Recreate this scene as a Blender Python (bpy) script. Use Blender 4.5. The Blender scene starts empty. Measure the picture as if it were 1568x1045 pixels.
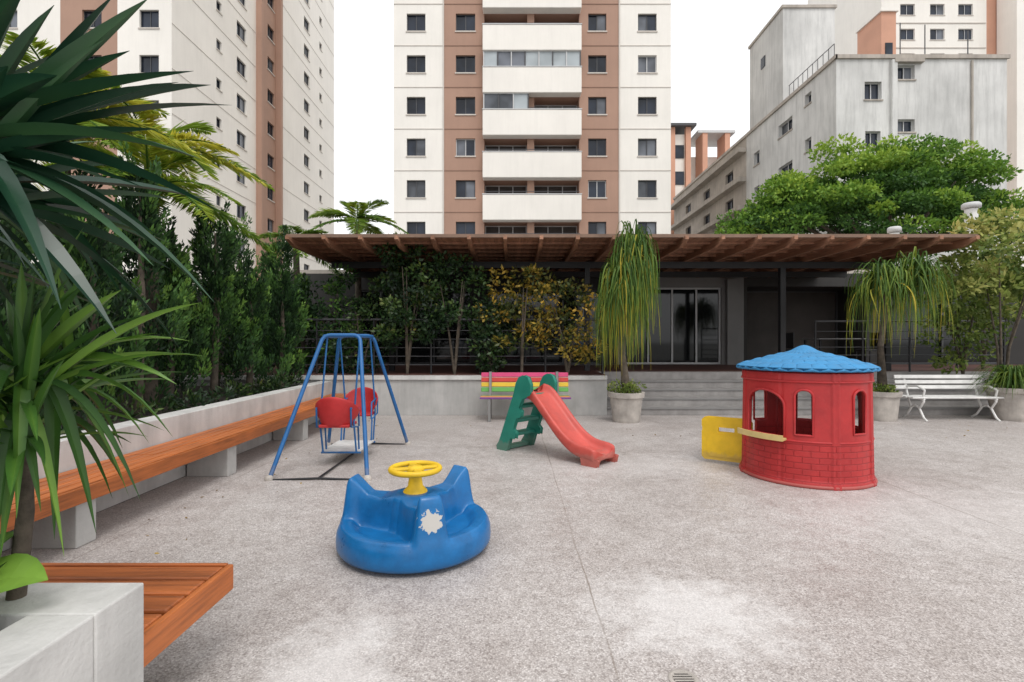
import bpy, math, random
import numpy as np
from mathutils import Vector, Matrix
random.seed(7); rng=np.random.default_rng(7)
S=bpy.context.scene
R=math.radians
# ---------------------------------------------------------------- materials
def newmat(name):
    m=bpy.data.materials.new(name); m.use_nodes=True
    nt=m.node_tree; b=nt.nodes['Principled BSDF']
    return m,nt,b
def N(nt,t,**k):
    n=nt.nodes.new(t)
    for a,v in k.items():
        if a in n.inputs.keys(): n.inputs[a].default_value=v
        else: setattr(n,a,v)
    return n
def ramp(nt,fac,stops):
    r=nt.nodes.new('ShaderNodeValToRGB'); e=r.color_ramp.elements
    while len(e)<len(stops): e.new(.5)
    for i,(p,c) in enumerate(stops):
        e[i].position=p; e[i].color=(c[0],c[1],c[2],1)
    nt.links.new(fac,r.inputs[0]); return r.outputs[0]
def mix(nt,fac,a,b,mode='MIX'):
    n=nt.nodes.new('ShaderNodeMix'); n.data_type='RGBA'; n.blend_type=mode
    for s,v in ((0,fac),(6,a),(7,b)):
        if isinstance(v,(int,float)): n.inputs[s].default_value=v
        elif isinstance(v,tuple): n.inputs[s].default_value=(v[0],v[1],v[2],1)
        else: nt.links.new(v,n.inputs[s])
    return n.outputs[2]
def objco(nt): return nt.nodes.new('ShaderNodeTexCoord').outputs['Object']
def noise(nt,co,scale,detail=4,rough=.55):
    n=N(nt,'ShaderNodeTexNoise',Scale=scale,Detail=detail,Roughness=rough)
    nt.links.new(co,n.inputs['Vector']); return n.outputs['Fac']
def bump(nt,b,h,strength,dist=.01):
    n=N(nt,'ShaderNodeBump',Strength=strength,Distance=dist)
    nt.links.new(h,n.inputs['Height']); nt.links.new(n.outputs[0],b.inputs['Normal'])
def mapping(nt,co,scale):
    n=nt.nodes.new('ShaderNodeMapping'); n.inputs['Scale'].default_value=scale
    nt.links.new(co,n.inputs['Vector']); return n.outputs[0]
def basic(name,col,rough=.6,var=.12,scale=3,metal=0,bs=.0,bscale=60,streak=0):
    m,nt,b=newmat(name); co=objco(nt)
    dk=tuple(c*(1-var*1.6) for c in col); lt=tuple(min(1,c*(1+var)) for c in col)
    f=noise(nt,co,scale,6,.6)
    c=ramp(nt,f,[(.3,dk),(.7,lt)])
    if streak:
        f2=noise(nt,mapping(nt,co,(1.2,1.2,.12)),2.5,5,.7)
        c=mix(nt,ramp(nt,f2,[(.45,(0,0,0)),(.75,(streak,)*3)]),c,tuple(x*.45 for x in col))
    nt.links.new(c,b.inputs['Base Color'])
    b.inputs['Roughness'].default_value=rough; b.inputs['Metallic'].default_value=metal
    if bs: bump(nt,b,noise(nt,co,bscale,4),bs)
    return m
def plastic(name,col,rough=.38):
    m,nt,b=newmat(name); co=objco(nt)
    f=noise(nt,co,5,6,.65)
    c=ramp(nt,f,[(.25,tuple(x*.72 for x in col)),(.75,tuple(min(1,x*1.08+.005) for x in col))])
    d=noise(nt,co,40,5,.7)
    dull=tuple(x*.6+.06 for x in col)
    c=mix(nt,ramp(nt,d,[(.56,(0,0,0)),(.8,(.35,)*3)]),c,dull)
    sz=nt.nodes.new('ShaderNodeSeparateXYZ'); nt.links.new(co,sz.inputs[0])
    gm=N(nt,'ShaderNodeMath',operation='MULTIPLY_ADD'); nt.links.new(noise(nt,co,12,5,.7),gm.inputs[0]); gm.inputs[1].default_value=-.22; nt.links.new(sz.outputs[2],gm.inputs[2])
    c=mix(nt,ramp(nt,gm.outputs[0],[(.0,(.3,)*3),(.04,(0,0,0))]),c,(.24,.20,.16))
    nt.links.new(c,b.inputs['Base Color'])
    nt.links.new(ramp(nt,f,[(.2,(rough-.05,)*3),(.8,(rough+.25,)*3)]),b.inputs['Roughness'])
    bump(nt,b,noise(nt,co,90,3),.15,.004)
    return m
def leafmat(name,stops,rough=.5,tr=.3,spec=.4):
    m,nt,b=newmat(name)
    a=nt.nodes.new('ShaderNodeAttribute'); a.attribute_name='var'
    co=objco(nt)
    f=N(nt,'ShaderNodeMath',operation='ADD'); nt.links.new(a.outputs['Fac'],f.inputs[0])
    g=N(nt,'ShaderNodeMath',operation='MULTIPLY_ADD'); nt.links.new(noise(nt,co,2.5,3),g.inputs[0]); g.inputs[1].default_value=.6; g.inputs[2].default_value=-.3
    nt.links.new(g.outputs[0],f.inputs[1])
    c=ramp(nt,f.outputs[0],stops)
    nt.links.new(c,b.inputs['Base Color']); b.inputs['Roughness'].default_value=rough
    b.inputs['Specular IOR Level'].default_value=spec
    if tr:
        t=nt.nodes.new('ShaderNodeBsdfTranslucent'); nt.links.new(c,t.inputs[0])
        ms=nt.nodes.new('ShaderNodeMixShader'); ms.inputs[0].default_value=tr
        nt.links.new(b.outputs[0],ms.inputs[1]); nt.links.new(t.outputs[0],ms.inputs[2])
        nt.links.new(ms.outputs[0],nt.nodes['Material Output'].inputs[0])
    return m
def woodmat(name,col,axis='y',planks=0,rough=.45):
    m,nt,b=newmat(name); co=objco(nt)
    sc={'x':(1.5,22,22),'y':(22,1.5,22),'z':(22,22,1.5)}[axis]
    f=noise(nt,mapping(nt,co,sc),1.6,6,.65)
    f2=noise(nt,co,1.3,3)
    c=ramp(nt,f,[(.28,tuple(x*.45 for x in col)),(.5,col),(.75,tuple(min(1,x*1.35) for x in col))])
    c=mix(nt,ramp(nt,f2,[(.35,(0,0,0)),(.7,(.4,)*3)]),c,tuple(x*.45 for x in col))
    sc2={'x':(.0,7.2,.0),'y':(10.2,0,0),'z':(0,0,0)}[axis]
    wn=N(nt,'ShaderNodeTexNoise',Scale=1.0,Detail=0.0); nt.links.new(mapping(nt,co,sc2),wn.inputs['Vector'])
    c=mix(nt,1.0,c,ramp(nt,wn.outputs['Fac'],[(.3,(.72,.7,.68)),(.7,(1.1,1.1,1.1))]),'MULTIPLY')
    nt.links.new(c,b.inputs['Base Color']); b.inputs['Roughness'].default_value=rough
    bump(nt,b,f,.25,.004)
    return m

# ---------------------------------------------------------------- geometry helpers
def link(o,parent=None):
    S.collection.objects.link(o)
    if parent is not None:
        o.parent=parent; o.matrix_parent_inverse=Matrix.Translation(-parent.location)
    return o
def group(name,loc=(0,0,0)):
    e=bpy.data.objects.new(name,None); e.location=loc; e.empty_display_size=.3
    S.collection.objects.link(e); return e
def mesh(name,v,f,mats,parent=None,smooth=False,mi=None,uv=None):
    me=bpy.data.meshes.new(name); me.from_pydata([tuple(p) for p in v],[],f)
    for m in (mats if isinstance(mats,(list,tuple)) else [mats]): me.materials.append(m)
    if mi is not None: me.polygons.foreach_set('material_index',mi)
    if smooth: me.polygons.foreach_set('use_smooth',[True]*len(f))
    me.update()
    o=bpy.data.objects.new(name,me); return link(o,parent)
BF=[(0,3,2,1),(4,5,6,7),(0,1,5,4),(1,2,6,5),(2,3,7,6),(3,0,4,7)]
def box(name,x0,x1,y0,y1,z0,z1,m,parent=None,bev=0):
    v=[(x0,y0,z0),(x1,y0,z0),(x1,y1,z0),(x0,y1,z0),(x0,y0,z1),(x1,y0,z1),(x1,y1,z1),(x0,y1,z1)]
    o=mesh(name,v,BF,m,parent)
    if bev:
        b=o.modifiers.new('b','BEVEL'); b.width=bev; b.segments=2
    return o
def obox(name,c,size,rot,m,parent=None,bev=0):
    M=Matrix.Translation(c)@Matrix.Rotation(rot[2],4,'Z')@Matrix.Rotation(rot[1],4,'Y')@Matrix.Rotation(rot[0],4,'X')
    v=[]
    for sz in (-.5,.5):
        for sx,sy in ((-.5,-.5),(.5,-.5),(.5,.5),(-.5,.5)):
            v.append(M@Vector((sx*size[0],sy*size[1],sz*size[2])))
    o=mesh(name,v,BF,m,parent)
    if bev:
        b=o.modifiers.new('b','BEVEL'); b.width=bev; b.segments=2
    return o
def tube(name,pts,r,m,parent=None,radii=None,smooth=False,cyclic=False,res=3):
    cu=bpy.data.curves.new(name,'CURVE'); cu.dimensions='3D'; cu.bevel_depth=r; cu.bevel_resolution=res; cu.use_fill_caps=True
    if smooth:
        s=cu.splines.new('NURBS'); s.order_u=3; s.use_endpoint_u=not cyclic
    else: s=cu.splines.new('POLY')
    s.points.add(len(pts)-1)
    for i,p in enumerate(pts):
        s.points[i].co=(p[0],p[1],p[2],1); s.points[i].radius=radii[i] if radii else 1
    s.use_cyclic_u=cyclic
    cu.materials.append(m)
    return link(bpy.data.objects.new(name,cu),parent)
def lathe(name,c,prof,m,parent=None,n=48,smooth=True):
    v=[];f=[]
    for r,z in prof:
        for i in range(n):
            a=2*math.pi*i/n; v.append((c[0]+r*math.cos(a),c[1]+r*math.sin(a),c[2]+z))
    for k in range(len(prof)-1):
        for i in range(n):
            j=(i+1)%n; f.append((k*n+i,k*n+j,(k+1)*n+j,(k+1)*n+i))
    return mesh(name,v,f,m,parent,smooth)
def prism(name,pts,o,ax,up,w,t,m,parent,bev=.0):
    o=Vector(o);ax=Vector(ax);w=Vector(w);up=Vector(up)
    n=len(pts); v=[o+ax*a+up*b-w*(t/2) for a,b in pts]+[o+ax*a+up*b+w*(t/2) for a,b in pts]
    f=[tuple(range(n)),tuple(range(2*n-1,n-1,-1))]+[(i,(i+1)%n,n+(i+1)%n,n+i) for i in range(n)]
    ob=mesh(name,v,f,m,parent)
    if bev:
        b=ob.modifiers.new('b','BEVEL'); b.width=bev; b.segments=3; b.limit_method='ANGLE'
    return ob
def unit(a): return a/np.maximum(1e-9,np.linalg.norm(a,axis=1,keepdims=True))
def leaves(name,C,D,L,W,var,m,parent=None,flat=0.0):
    n=len(C); D=unit(D); rnd=rng.normal(size=(n,3))
    Sd=unit(np.cross(D,rnd)) if flat==0 else unit(np.cross(D,np.array([[0,0,1.]])+rng.normal(size=(n,3))*(.5)))
    L=np.broadcast_to(np.asarray(L,float),(n,))[:,None]; W=np.broadcast_to(np.asarray(W,float),(n,))[:,None]
    V=np.stack([C,C+D*L*.45+Sd*W*.5,C+D*L,C+D*L*.45-Sd*W*.5],axis=1).reshape(-1,3)
    me=bpy.data.meshes.new(name)
    me.vertices.add(4*n); me.vertices.foreach_set('co',V.ravel().astype(np.float32))
    me.loops.add(4*n); me.loops.foreach_set('vertex_index',np.arange(4*n,dtype=np.int32))
    me.polygons.add(n); me.polygons.foreach_set('loop_start',np.arange(0,4*n,4,dtype=np.int32))
    me.update(calc_edges=True)
    a=me.attributes.new('var','FLOAT','POINT'); a.data.foreach_set('value',np.repeat(var,4).astype(np.float32))
    me.materials.append(m); me.validate()
    return link(bpy.data.objects.new(name,me),parent)
def clumps(cs,n,up=.3,jit=.7):
    C=[];D=[];V=[]
    for (x,y,z,rx,ry,rz,t) in cs:
        d=unit(rng.normal(size=(n,3))); rad=rng.uniform(.35,1,size=(n,1))**.6
        p=d*rad*np.array([[rx,ry,rz]])
        C.append(p+np.array([[x,y,z]])); dd=d+rng.normal(size=(n,3))*jit; dd[:,2]+=up; D.append(dd)
        V.append(np.clip(t+rng.normal(size=n)*.12+d[:,2]*.1,0,1))
    return np.concatenate(C),np.concatenate(D),np.concatenate(V)
def strips(name,paths,widths,m,parent=None,fold=.25,var=None):
    V=[];F=[];VA=[];b=0
    for i,(P,w) in enumerate(zip(paths,widths)):
        P=np.asarray(P,float);k=len(P)
        T=np.gradient(P,axis=0);T=unit(T)
        up=np.array([[0,0,1.]])+np.zeros_like(T)
        s=np.cross(T,up); ln=np.linalg.norm(s,axis=1,keepdims=True)
        s=np.where(ln<.15,np.array([[1,0,0.]]),s); s=unit(s)
        for j in range(1,k):
            if np.dot(s[j],s[j-1])<0: s[j]=-s[j]
        nn=unit(np.cross(s,T))
        ro=random.uniform(-.5,.5); s,nn=s*math.cos(ro)+nn*math.sin(ro),nn*math.cos(ro)-s*math.sin(ro)
        w=np.asarray(w)[:,None]
        rows=[P-s*w*.5+nn*w*fold,P,P+s*w*.5+nn*w*fold]
        V.append(np.stack(rows,1).reshape(-1,3))
        for j in range(k-1):
            a=b+3*j
            F+= [(a,a+1,a+4,a+3),(a+1,a+2,a+5,a+4)]
        t0=(var[i] if var is not None else random.random())
        VA+= sum([[t0,t0+.22,t0] for _ in range(k)],[])
        b+=3*k
    V=np.concatenate(V)
    o=mesh(name,V.tolist(),F,m,parent,smooth=False)
    a=o.data.attributes.new('var','FLOAT','POINT'); a.data.foreach_set('value',np.array(VA,np.float32))
    return o
def arc(p0,p1,lift,k=10,droop=0):
    p0=np.array(p0,float);p1=np.array(p1,float); t=np.linspace(0,1,k)[:,None]
    P=p0+(p1-p0)*t; P[:,2]+= (4*lift*t*(1-t))[:,0]; return P

# ---------------------------------------------------------------- materials list
M_white=basic('tower_white_paint',(.86,.82,.76),.8,.04,.25,streak=.10)
M_brown=basic('tower_brown_paint',(.40,.245,.18),.8,.06,.3,streak=.12)
M_brown2=basic('tower_brown_joint',(.30,.18,.13),.8,.06,.3)
M_band=basic('tower_band',(.60,.55,.50),.8,.05,1)
M_old=basic('old_render_wall',(.66,.65,.63),.9,.14,.30,streak=.55,bs=.1,bscale=3)
M_old2=basic('old_render_ledge',(.46,.41,.36),.9,.15,.6,streak=.55)
M_salmon=basic('salmon_paint',(.60,.32,.22),.8,.06,.4)
M_frame=basic('aluminium_frame',(.55,.55,.55),.5,.05,2)
M_dframe=basic('dark_frame',(.06,.06,.065),.5,.05,2)
def glassm(name,c,r,v=.5,sp=.35):
    m,nt,b=newmat(name); co=objco(nt)
    nt.links.new(ramp(nt,noise(nt,co,.5,2),[(.35,tuple(x*(1-v) for x in c)),(.65,tuple(x*(1+v) for x in c))]),b.inputs['Base Color'])
    b.inputs['Roughness'].default_value=r; b.inputs['Specular IOR Level'].default_value=sp; return m
M_glass=glassm('window_glass',(.02,.026,.04),.12)
M_glass2=glassm('curtain_glass',(.12,.13,.15),.25)
M_lglass=glassm('balcony_glazing',(.40,.44,.46),.2,.15)
M_hglass=glassm('hall_glass',(.010,.011,.012),.05,.4,.5)
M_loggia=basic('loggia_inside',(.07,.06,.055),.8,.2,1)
M_conc=basic('bench_concrete',(.50,.49,.47),.85,.12,3,bs=.25,bscale=70,streak=.3)
M_wallw=basic('planter_wall_paint',(.60,.59,.57),.8,.12,2.2,bs=.3,bscale=50,streak=.5)
M_soil=basic('soil',(.035,.026,.02),.95,.4,12,bs=.6,bscale=30)
M_bench=woodmat('bench_wood',(.52,.15,.035),'y')
M_benchx=woodmat('bench_wood_x',(.50,.14,.035),'x')
M_perg=woodmat('pergola_wood',(.38,.19,.115),'y',rough=.6)
M_fascia=basic('weathered_fascia',(.22,.14,.10),.8,.2,2)
M_black=basic('black_metal',(.018,.018,.02),.45,.1,4)
M_deck=basic('terrace_tiles',(.10,.04,.03),.6,.2,2)
M_step=basic('stair_stone',(.29,.275,.265),.8,.15,4,bs=.2,bscale=60,streak=.3)
M_twall=basic('terrace_render',(.47,.46,.445),.85,.12,2,bs=.2,bscale=60,streak=.5)
M_hall=basic('hall_wall',(.035,.033,.031),.8,.1,1)
M_halll=basic('hall_wall_light',(.22,.215,.21),.8,.08,1)
M_trunk=basic('bark',(.10,.08,.06),.95,.35,9,bs=.8,bscale=25)
M_red=plastic('red_plastic',(.48,.020,.022),.42)
M_rblue=plastic('roof_blue_plastic',(.03,.24,.50),.5); M_yel=plastic('yellow_plastic',(.82,.52,.01)); M_pyel=plastic('pale_yellow_plastic',(.72,.55,.22))
M_grn=plastic('green_plastic',(.010,.21,.15)); M_sred=plastic('slide_red_plastic',(.56,.080,.06)); M_blt=plastic('swing_blue_paint',(.010,.12,.34),.35)
M_whitep=basic('white_paint',(.72,.71,.69),.5,.1,6,streak=.2); M_pot=basic('cement_pot',(.46,.42,.38),.9,.18,5,bs=.4,bscale=40,streak=.5)
M_pinkp=basic('pink_paint',(.62,.05,.17),.5,.08,6);M_redp=basic('red_paint',(.55,.04,.03),.5,.08,6);M_yelp=basic('yellow_paint',(.72,.48,.03),.5,.08,6);M_grnp=basic('green_paint',(.12,.38,.08),.5,.08,6);M_purp=basic('purple_paint',(.20,.05,.25),.5,.08,6)

def patio():
    m,nt,b=newmat('exposed_aggregate'); co=objco(nt)
    vo=N(nt,'ShaderNodeTexVoronoi',Scale=120.0); nt.links.new(co,vo.inputs['Vector'])
    sep=nt.nodes.new('ShaderNodeSeparateColor'); nt.links.new(vo.outputs['Color'],sep.inputs[0])
    c=ramp(nt,sep.outputs[0],[(0,(.30,.275,.265)),(.25,(.47,.44,.425)),(.75,(.58,.55,.535)),(1,(.70,.675,.66))])
    c=mix(nt,ramp(nt,vo.outputs['Distance'],[(.4,(0,0,0)),(.8,(.5,.5,.5))]),c,(.26,.23,.22))
    n2=noise(nt,co,.55,6,.65)
    c=mix(nt,1.0,c,ramp(nt,n2,[(.3,(.84,.80,.78)),(.7,(1.06,1.055,1.05))]),'MULTIPLY')
    n3=noise(nt,co,3.5,8,.75); c=mix(nt,1.0,c,ramp(nt,n3,[(.3,(.84,.82,.81)),(.6,(1,1,1))]),'MULTIPLY')
    n4=noise(nt,co,14,6,.75); c=mix(nt,1.0,c,ramp(nt,n4,[(.3,(.86,.85,.84)),(.6,(1.02,1.02,1.02))]),'MULTIPLY')
    # dark runs of moss and dirt
    n5=noise(nt,mapping(nt,co,(1,.45,1)),1.1,9,.8)
    c=mix(nt,ramp(nt,n5,[(.58,(0,0,0)),(.78,(.35,)*3)]),c,(.24,.215,.195))
    for (px,py,rx,ry,am) in ((.98,2.85,.55,.45,.45),(-.85,2.25,.30,.6,.45),(4.2,4.4,1.8,.9,.22),(1.6,6.2,1.6,.6,.2)):
        mp=nt.nodes.new('ShaderNodeMapping'); mp.inputs['Location'].default_value=(-px/rx,-py/ry,0); mp.inputs['Scale'].default_value=(1/rx,1/ry,0)
        nt.links.new(co,mp.inputs['Vector'])
        ln=N(nt,'ShaderNodeVectorMath',operation='LENGTH'); nt.links.new(mp.outputs[0],ln.inputs[0])
        ad=N(nt,'ShaderNodeMath',operation='MULTIPLY_ADD'); nt.links.new(noise(nt,co,5,9,.8),ad.inputs[0]); ad.inputs[1].default_value=2.6
        sb=N(nt,'ShaderNodeMath',operation='MULTIPLY'); nt.links.new(ln.outputs['Value'],sb.inputs[0]); sb.inputs[1].default_value=-.8
        nt.links.new(sb.outputs[0],ad.inputs[2])
        c=mix(nt,ramp(nt,ad.outputs[0],[(.3,(0,0,0)),(1.0,(am,)*3)]),c,(.82,.80,.79))
    sx=nt.nodes.new('ShaderNodeSeparateXYZ')
    wob=N(nt,'ShaderNodeTexNoise',Scale=1.5,Detail=5.0); nt.links.new(co,wob.inputs['Vector'])
    va=N(nt,'ShaderNodeVectorMath',operation='MULTIPLY_ADD'); nt.links.new(wob.outputs['Color'],va.inputs[0]); va.inputs[1].default_value=(.05,.05,0); nt.links.new(co,va.inputs[2])
    nt.links.new(va.outputs[0],sx.inputs[0])
    for axis,off,per in ((0,.495,1.74),(1,.27,3.5)):
        a=N(nt,'ShaderNodeMath',operation='SUBTRACT'); nt.links.new(sx.outputs[axis],a.inputs[0]); a.inputs[1].default_value=off
        p=N(nt,'ShaderNodeMath',operation='PINGPONG'); nt.links.new(a.outputs[0],p.inputs[0]); p.inputs[1].default_value=per
        l=ramp(nt,p.outputs[0],[(.0,(1,1,1)),(.008,(0,0,0))])
        k=mix(nt,1.0,l,ramp(nt,noise(nt,co,.9,5,.7),[(.38,(.1,)*3),(.56,(.85,)*3)]),'MULTIPLY')
        c=mix(nt,k,c,(.17,.13,.10))
    nt.links.new(c,b.inputs['Base Color'])
    nt.links.new(ramp(nt,n3,[(.3,(.36,)*3),(.65,(.62,)*3)]),b.inputs['Roughness'])
    bump(nt,b,vo.outputs['Distance'],.28,.004)
    return m
M_patio=patio()
M_ground=basic('street_concrete',(.2,.2,.19),.9,.15,.3)

# ---------------------------------------------------------------- ground & patio
mesh('ground',[(-400,-400,-.02),(400,-400,-.02),(400,400,-.02),(-400,400,-.02)],[(0,1,2,3)],M_ground)
mesh('patio_floor',[(-3.62,-8,0),(20,-8,0),(20,10.34,0),(-3.62,10.34,0)],[(0,1,2,3)],M_patio)
dr=group('floor_drain',(.76,2.27,0))
lathe('dish',(.76,2.27,.001),[(.0,.001),(.05,.001)],M_black,dr)
lathe('rim',(.76,2.27,.002),[(.045,.0),(.05,.004),(.062,.004),(.066,0)],M_pot,dr)
for i in range(5):
    hw=[.03,.043,.047,.043,.03][i]; box('slot_%d'%i,.76-hw,.76+hw,2.27-.036+i*.017,2.27-.028+i*.017,.003,.006,M_pot,dr)

# ---------------------------------------------------------------- left wall + bench
w=group('planter_wall',(-3.7,5,0))
box('wall',-3.85,-3.62,1.9,10.32,0,.70,M_wallw,w,.01)
box('soil_bed',-7.0,-3.86,-3,16,0,.60,M_soil,w)
bn=group('wall_bench',(-3.35,6,0))
for i,y in enumerate((3.78,5.75,7.8,9.7)):
    box('support_%d'%i,-3.6,-3.14,y-.09,y+.09,0,.36,M_conc,bn,.008)
for i in range(5):
    x=-3.60+i*.098
    for (ya,yb) in ((1.75,4.74),(4.745,7.52),(7.525,10.28)):
        box('slat_%d'%i,x,x+.085,ya,yb,.405,.45+random.uniform(-.002,.002),M_bench,bn,.006)
box('front_rail',-3.112,-3.088,1.75,10.28,.33,.446,M_bench,bn,.005)
box('stringer',-3.55,-3.5,1.75,10.28,.362,.403,M_black,bn)
pl=group('corner_planter',(-2.4,.6,0))
box('far_wall',-3.9,-1.22,1.50,1.70,0,.70,M_wallw,pl,.006)
box('side_wall',-1.42,-1.223,-1.5,1.499,0,.698,M_wallw,pl,.006)
box('soil',-3.9,-1.43,-1.5,1.49,0,.62,M_soil,pl)
sb=group('corner_bench',(-2.2,2.05,0))
for i in range(5):
    y=1.715+i*.138
    box('slat_%d'%i,-3.05,-1.345,y,y+.122,.408,.45+random.uniform(-.003,.003),M_benchx,sb,.009)
box('under_slats',-3.0,-1.36,1.73,2.38,.395,.404,M_black,sb)
box('end_rail',-1.343,-1.315,1.71,2.42,.33,.447,M_bench,sb,.005)
box('back_rail',-3.05,-1.345,2.405,2.43,.33,.449,M_benchx,sb,.005)
box('support',-2.6,-2.4,1.75,2.36,0,.394,M_conc,sb)
box('perimeter_wall',-7.3,-7.02,-6,24,0,2.6,M_hall)

# ---------------------------------------------------------------- terrace, stairs, hall
t=group('terrace',(0,12,0))
box('floor_left',-7,1.92,10.35,16,0,.80,M_twall,t)
box('tiles_left',-7,1.92,10.5,15,.801,.81,M_deck,t)
box('floor_right',1.922,20,11.50,16,0,.80,M_step,t)
box('tiles_right',1.925,20,11.8,15,.801,.81,M_deck,t)
box('coping',-7,1.92,10.31,10.349,.72,.80,M_wallw,t)
st=group('stairs',(6,10.8,0))
for i in range(4):
    box('step_%d'%i,1.924,11.5,10.35+i*.29,11.497,.002 if i==0 else i*.16+.001,(i+1)*.16,M_step,st)
    box('nosing_%d'%i,1.924,11.5,10.33+i*.29,10.348+i*.29,(i+1)*.16-.035,(i+1)*.16-.002,M_halll,st)
pg=group('pergola_roof',(2.2,12,3.4))
box('roof_sheet',-4.35,9.0,9.95,15.2,3.50,3.54,M_perg,pg)
box('front_fascia',-4.37,9.02,9.90,9.948,3.505,3.57,M_fascia,pg)
for i in range(20):
    x=-4.3+i*.695
    prism('rafter_%d'%i,[(0,.02),(.06,.0),(5.2,0),(5.2,-.15),(.35,-.15),(0,-.05)],(x,9.78,3.497),(0,1,0),(0,0,1),(1,0,0),.07,M_perg,pg)
for i in range(9): box('batten_%d'%i,-4.3,8.95,10.3+i*.5,10.34+i*.5,3.45,3.496,M_perg,pg)
box('front_beam',-4.2,8.9,11.9,12.0,3.20,3.345,M_black,pg)
box('back_beam',-4.2,8.9,13.6,13.7,3.20,3.345,M_black,pg)
for i,x in enumerate((-2.8,1.75,6.3,8.75)):
    box('post_%d'%i,x-.06,x+.06,11.89,12.01,.8,3.2,M_black,pg)
def facade(name,org,d,inw,segs,z0,z1,ops,mats,parent,body=.3,ends=(1,1)):
    org=np.array(org,float);d=np.array(d,float);inw=np.array(inw,float)
    P=lambda s,z,dp:tuple(org+d*s+inw*dp+np.array([0,0,z]))
    V=[];F=[];MI=[]
    def quad(a,b,c,e,mi):
        n=len(V);V.extend([a,b,c,e]);F.append((n,n+1,n+2,n+3));MI.append(mi)
    def bx(s0,s1,za,zb,d0,d1,mi):
        quad(P(s0,za,d0),P(s1,za,d0),P(s1,zb,d0),P(s0,zb,d0),mi)
        quad(P(s0,za,d0),P(s0,za,d1),P(s0,zb,d1),P(s0,zb,d0),mi)
        quad(P(s1,za,d0),P(s1,za,d1),P(s1,zb,d1),P(s1,zb,d0),mi)
        quad(P(s0,zb,d0),P(s1,zb,d0),P(s1,zb,d1),P(s0,zb,d1),mi)
        quad(P(s0,za,d0),P(s1,za,d0),P(s1,za,d1),P(s0,za,d1),mi)
    ss=sorted(set([round(x,4) for sg in segs for x in sg[:2]]+[round(x,4) for o in ops for x in (o['s0'],o['s1'])]))
    zs=sorted(set([z0,z1]+[round(x,4) for o in ops for x in (o['z0'],o['z1'])]))
    for i in range(len(ss)-1):
        sc=(ss[i]+ss[i+1])/2; mi=0
        for sg in segs:
            if sg[0]<=sc<=sg[1]: mi=sg[2]
        col=[o for o in ops if o['s0']<sc<o['s1']]
        for j in range(len(zs)-1):
            zc=(zs[j]+zs[j+1])/2
            if any(o['z0']<zc<o['z1'] for o in col): continue
            quad(P(ss[i],zs[j],0),P(ss[i+1],zs[j],0),P(ss[i+1],zs[j+1],0),P(ss[i],zs[j+1],0),mi)
    for o in ops:
        a,b,c,e=o['s0'],o['s1'],o['z0'],o['z1'];dp=o.get('dep',.22);sc=(a+b)/2;mi=0
        for sg in segs:
            if sg[0]<=sc<=sg[1]: mi=sg[2]
        quad(P(a,c,0),P(a,c,dp),P(a,e,dp),P(a,e,0),mi);quad(P(b,c,0),P(b,c,dp),P(b,e,dp),P(b,e,0),mi)
        quad(P(a,c,0),P(b,c,0),P(b,c,dp),P(a,c,dp),mi);quad(P(a,e,0),P(b,e,0),P(b,e,dp),P(a,e,dp),mi)
        gi=o.get('g',3);n=o.get('n',2);fi=o.get('f',5);fw=o.get('fw',.05)
        for k in range(n):
            sa=a+(b-a)*k/n; sb_=a+(b-a)*(k+1)/n
            g2=gi if random.random()>.22 or gi!=3 else 4
            off=.0 if k%2==0 else .03
            quad(P(sa,c,dp-off),P(sb_,c,dp-off),P(sb_,e,dp-off),P(sa,e,dp-off),g2)
        if fw:
            d0=dp-.07;d1=dp-.035
            bx(a,a+fw,c,e,d0,d1,fi);bx(b-fw,b,c,e,d0,d1,fi)
            bx(a+fw,b-fw,c,c+fw,d0,d1,fi);bx(a+fw,b-fw,e-fw,e,d0,d1,fi)
            for k in range(1,n):
                x=a+(b-a)*k/n; bx(x-fw*.5,x+fw*.5,c+fw,e-fw,d0,d1,fi)
        if o.get('sill'): bx(a-.06,b+.06,c-.09,c-.003,-.06,0,o.get('si',2))
    L0,L1=ss[0],ss[-1]
    if ends[0]: quad(P(L0,z0,0),P(L0,z0,body),P(L0,z1,body),P(L0,z1,0),segs[0][2])
    if ends[1]: quad(P(L1,z0,0),P(L1,z0,body),P(L1,z1,body),P(L1,z1,0),segs[-1][2])
    if ends[0] and ends[1]: quad(P(L0,z1,0),P(L1,z1,0),P(L1,z1,body),P(L0,z1,body),segs[0][2])
    return mesh(name,V,F,mats,parent,mi=MI)
FM=[M_white,M_brown,M_band,M_glass,M_glass2,M_dframe,M_frame,M_loggia,M_lglass]
hall=group('party_hall',(4,15,0))
ops=[dict(s0=-4.5,s1=-1.2,z0=.82,z1=3.0,n=3,g=3,f=5,dep=.15),dict(s0=-.7,s1=2.6,z0=.82,z1=3.0,n=3,g=3,f=5,dep=.15),
     dict(s0=3.3,s1=6.15,z0=.82,z1=3.07,n=4,g=3,f=6,fw=.05,dep=.15),dict(s0=6.9,s1=10.4,z0=.82,z1=3.1,n=1,g=7,f=5,dep=1.4),dict(s0=10.9,s1=14.5,z0=.82,z1=3.1,n=2,g=3,f=5,dep=.15)]
facade('front_wall',(0,15.02,0),(1,0,0),(0,1,0),[(-7,3.1,1),(3.1,6.8,0),(6.8,16,1)],0.8,3.48,ops,[M_halll,M_hall,M_halll,M_hglass,M_hglass,M_dframe,M_frame,M_loggia,M_lglass],hall,body=1.5)
box('hall_body',-7,16,16.6,24,0,3.45,M_hall,hall)
box('hall_roof',-7.2,16.2,15.25,24.2,3.485,3.62,M_old2,hall)
box('inner_pilaster',6.25,6.55,14.85,15.015,.81,3.3,M_halll,hall)
tb=group('dining_table',(8.4,13.4,.81))
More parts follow.
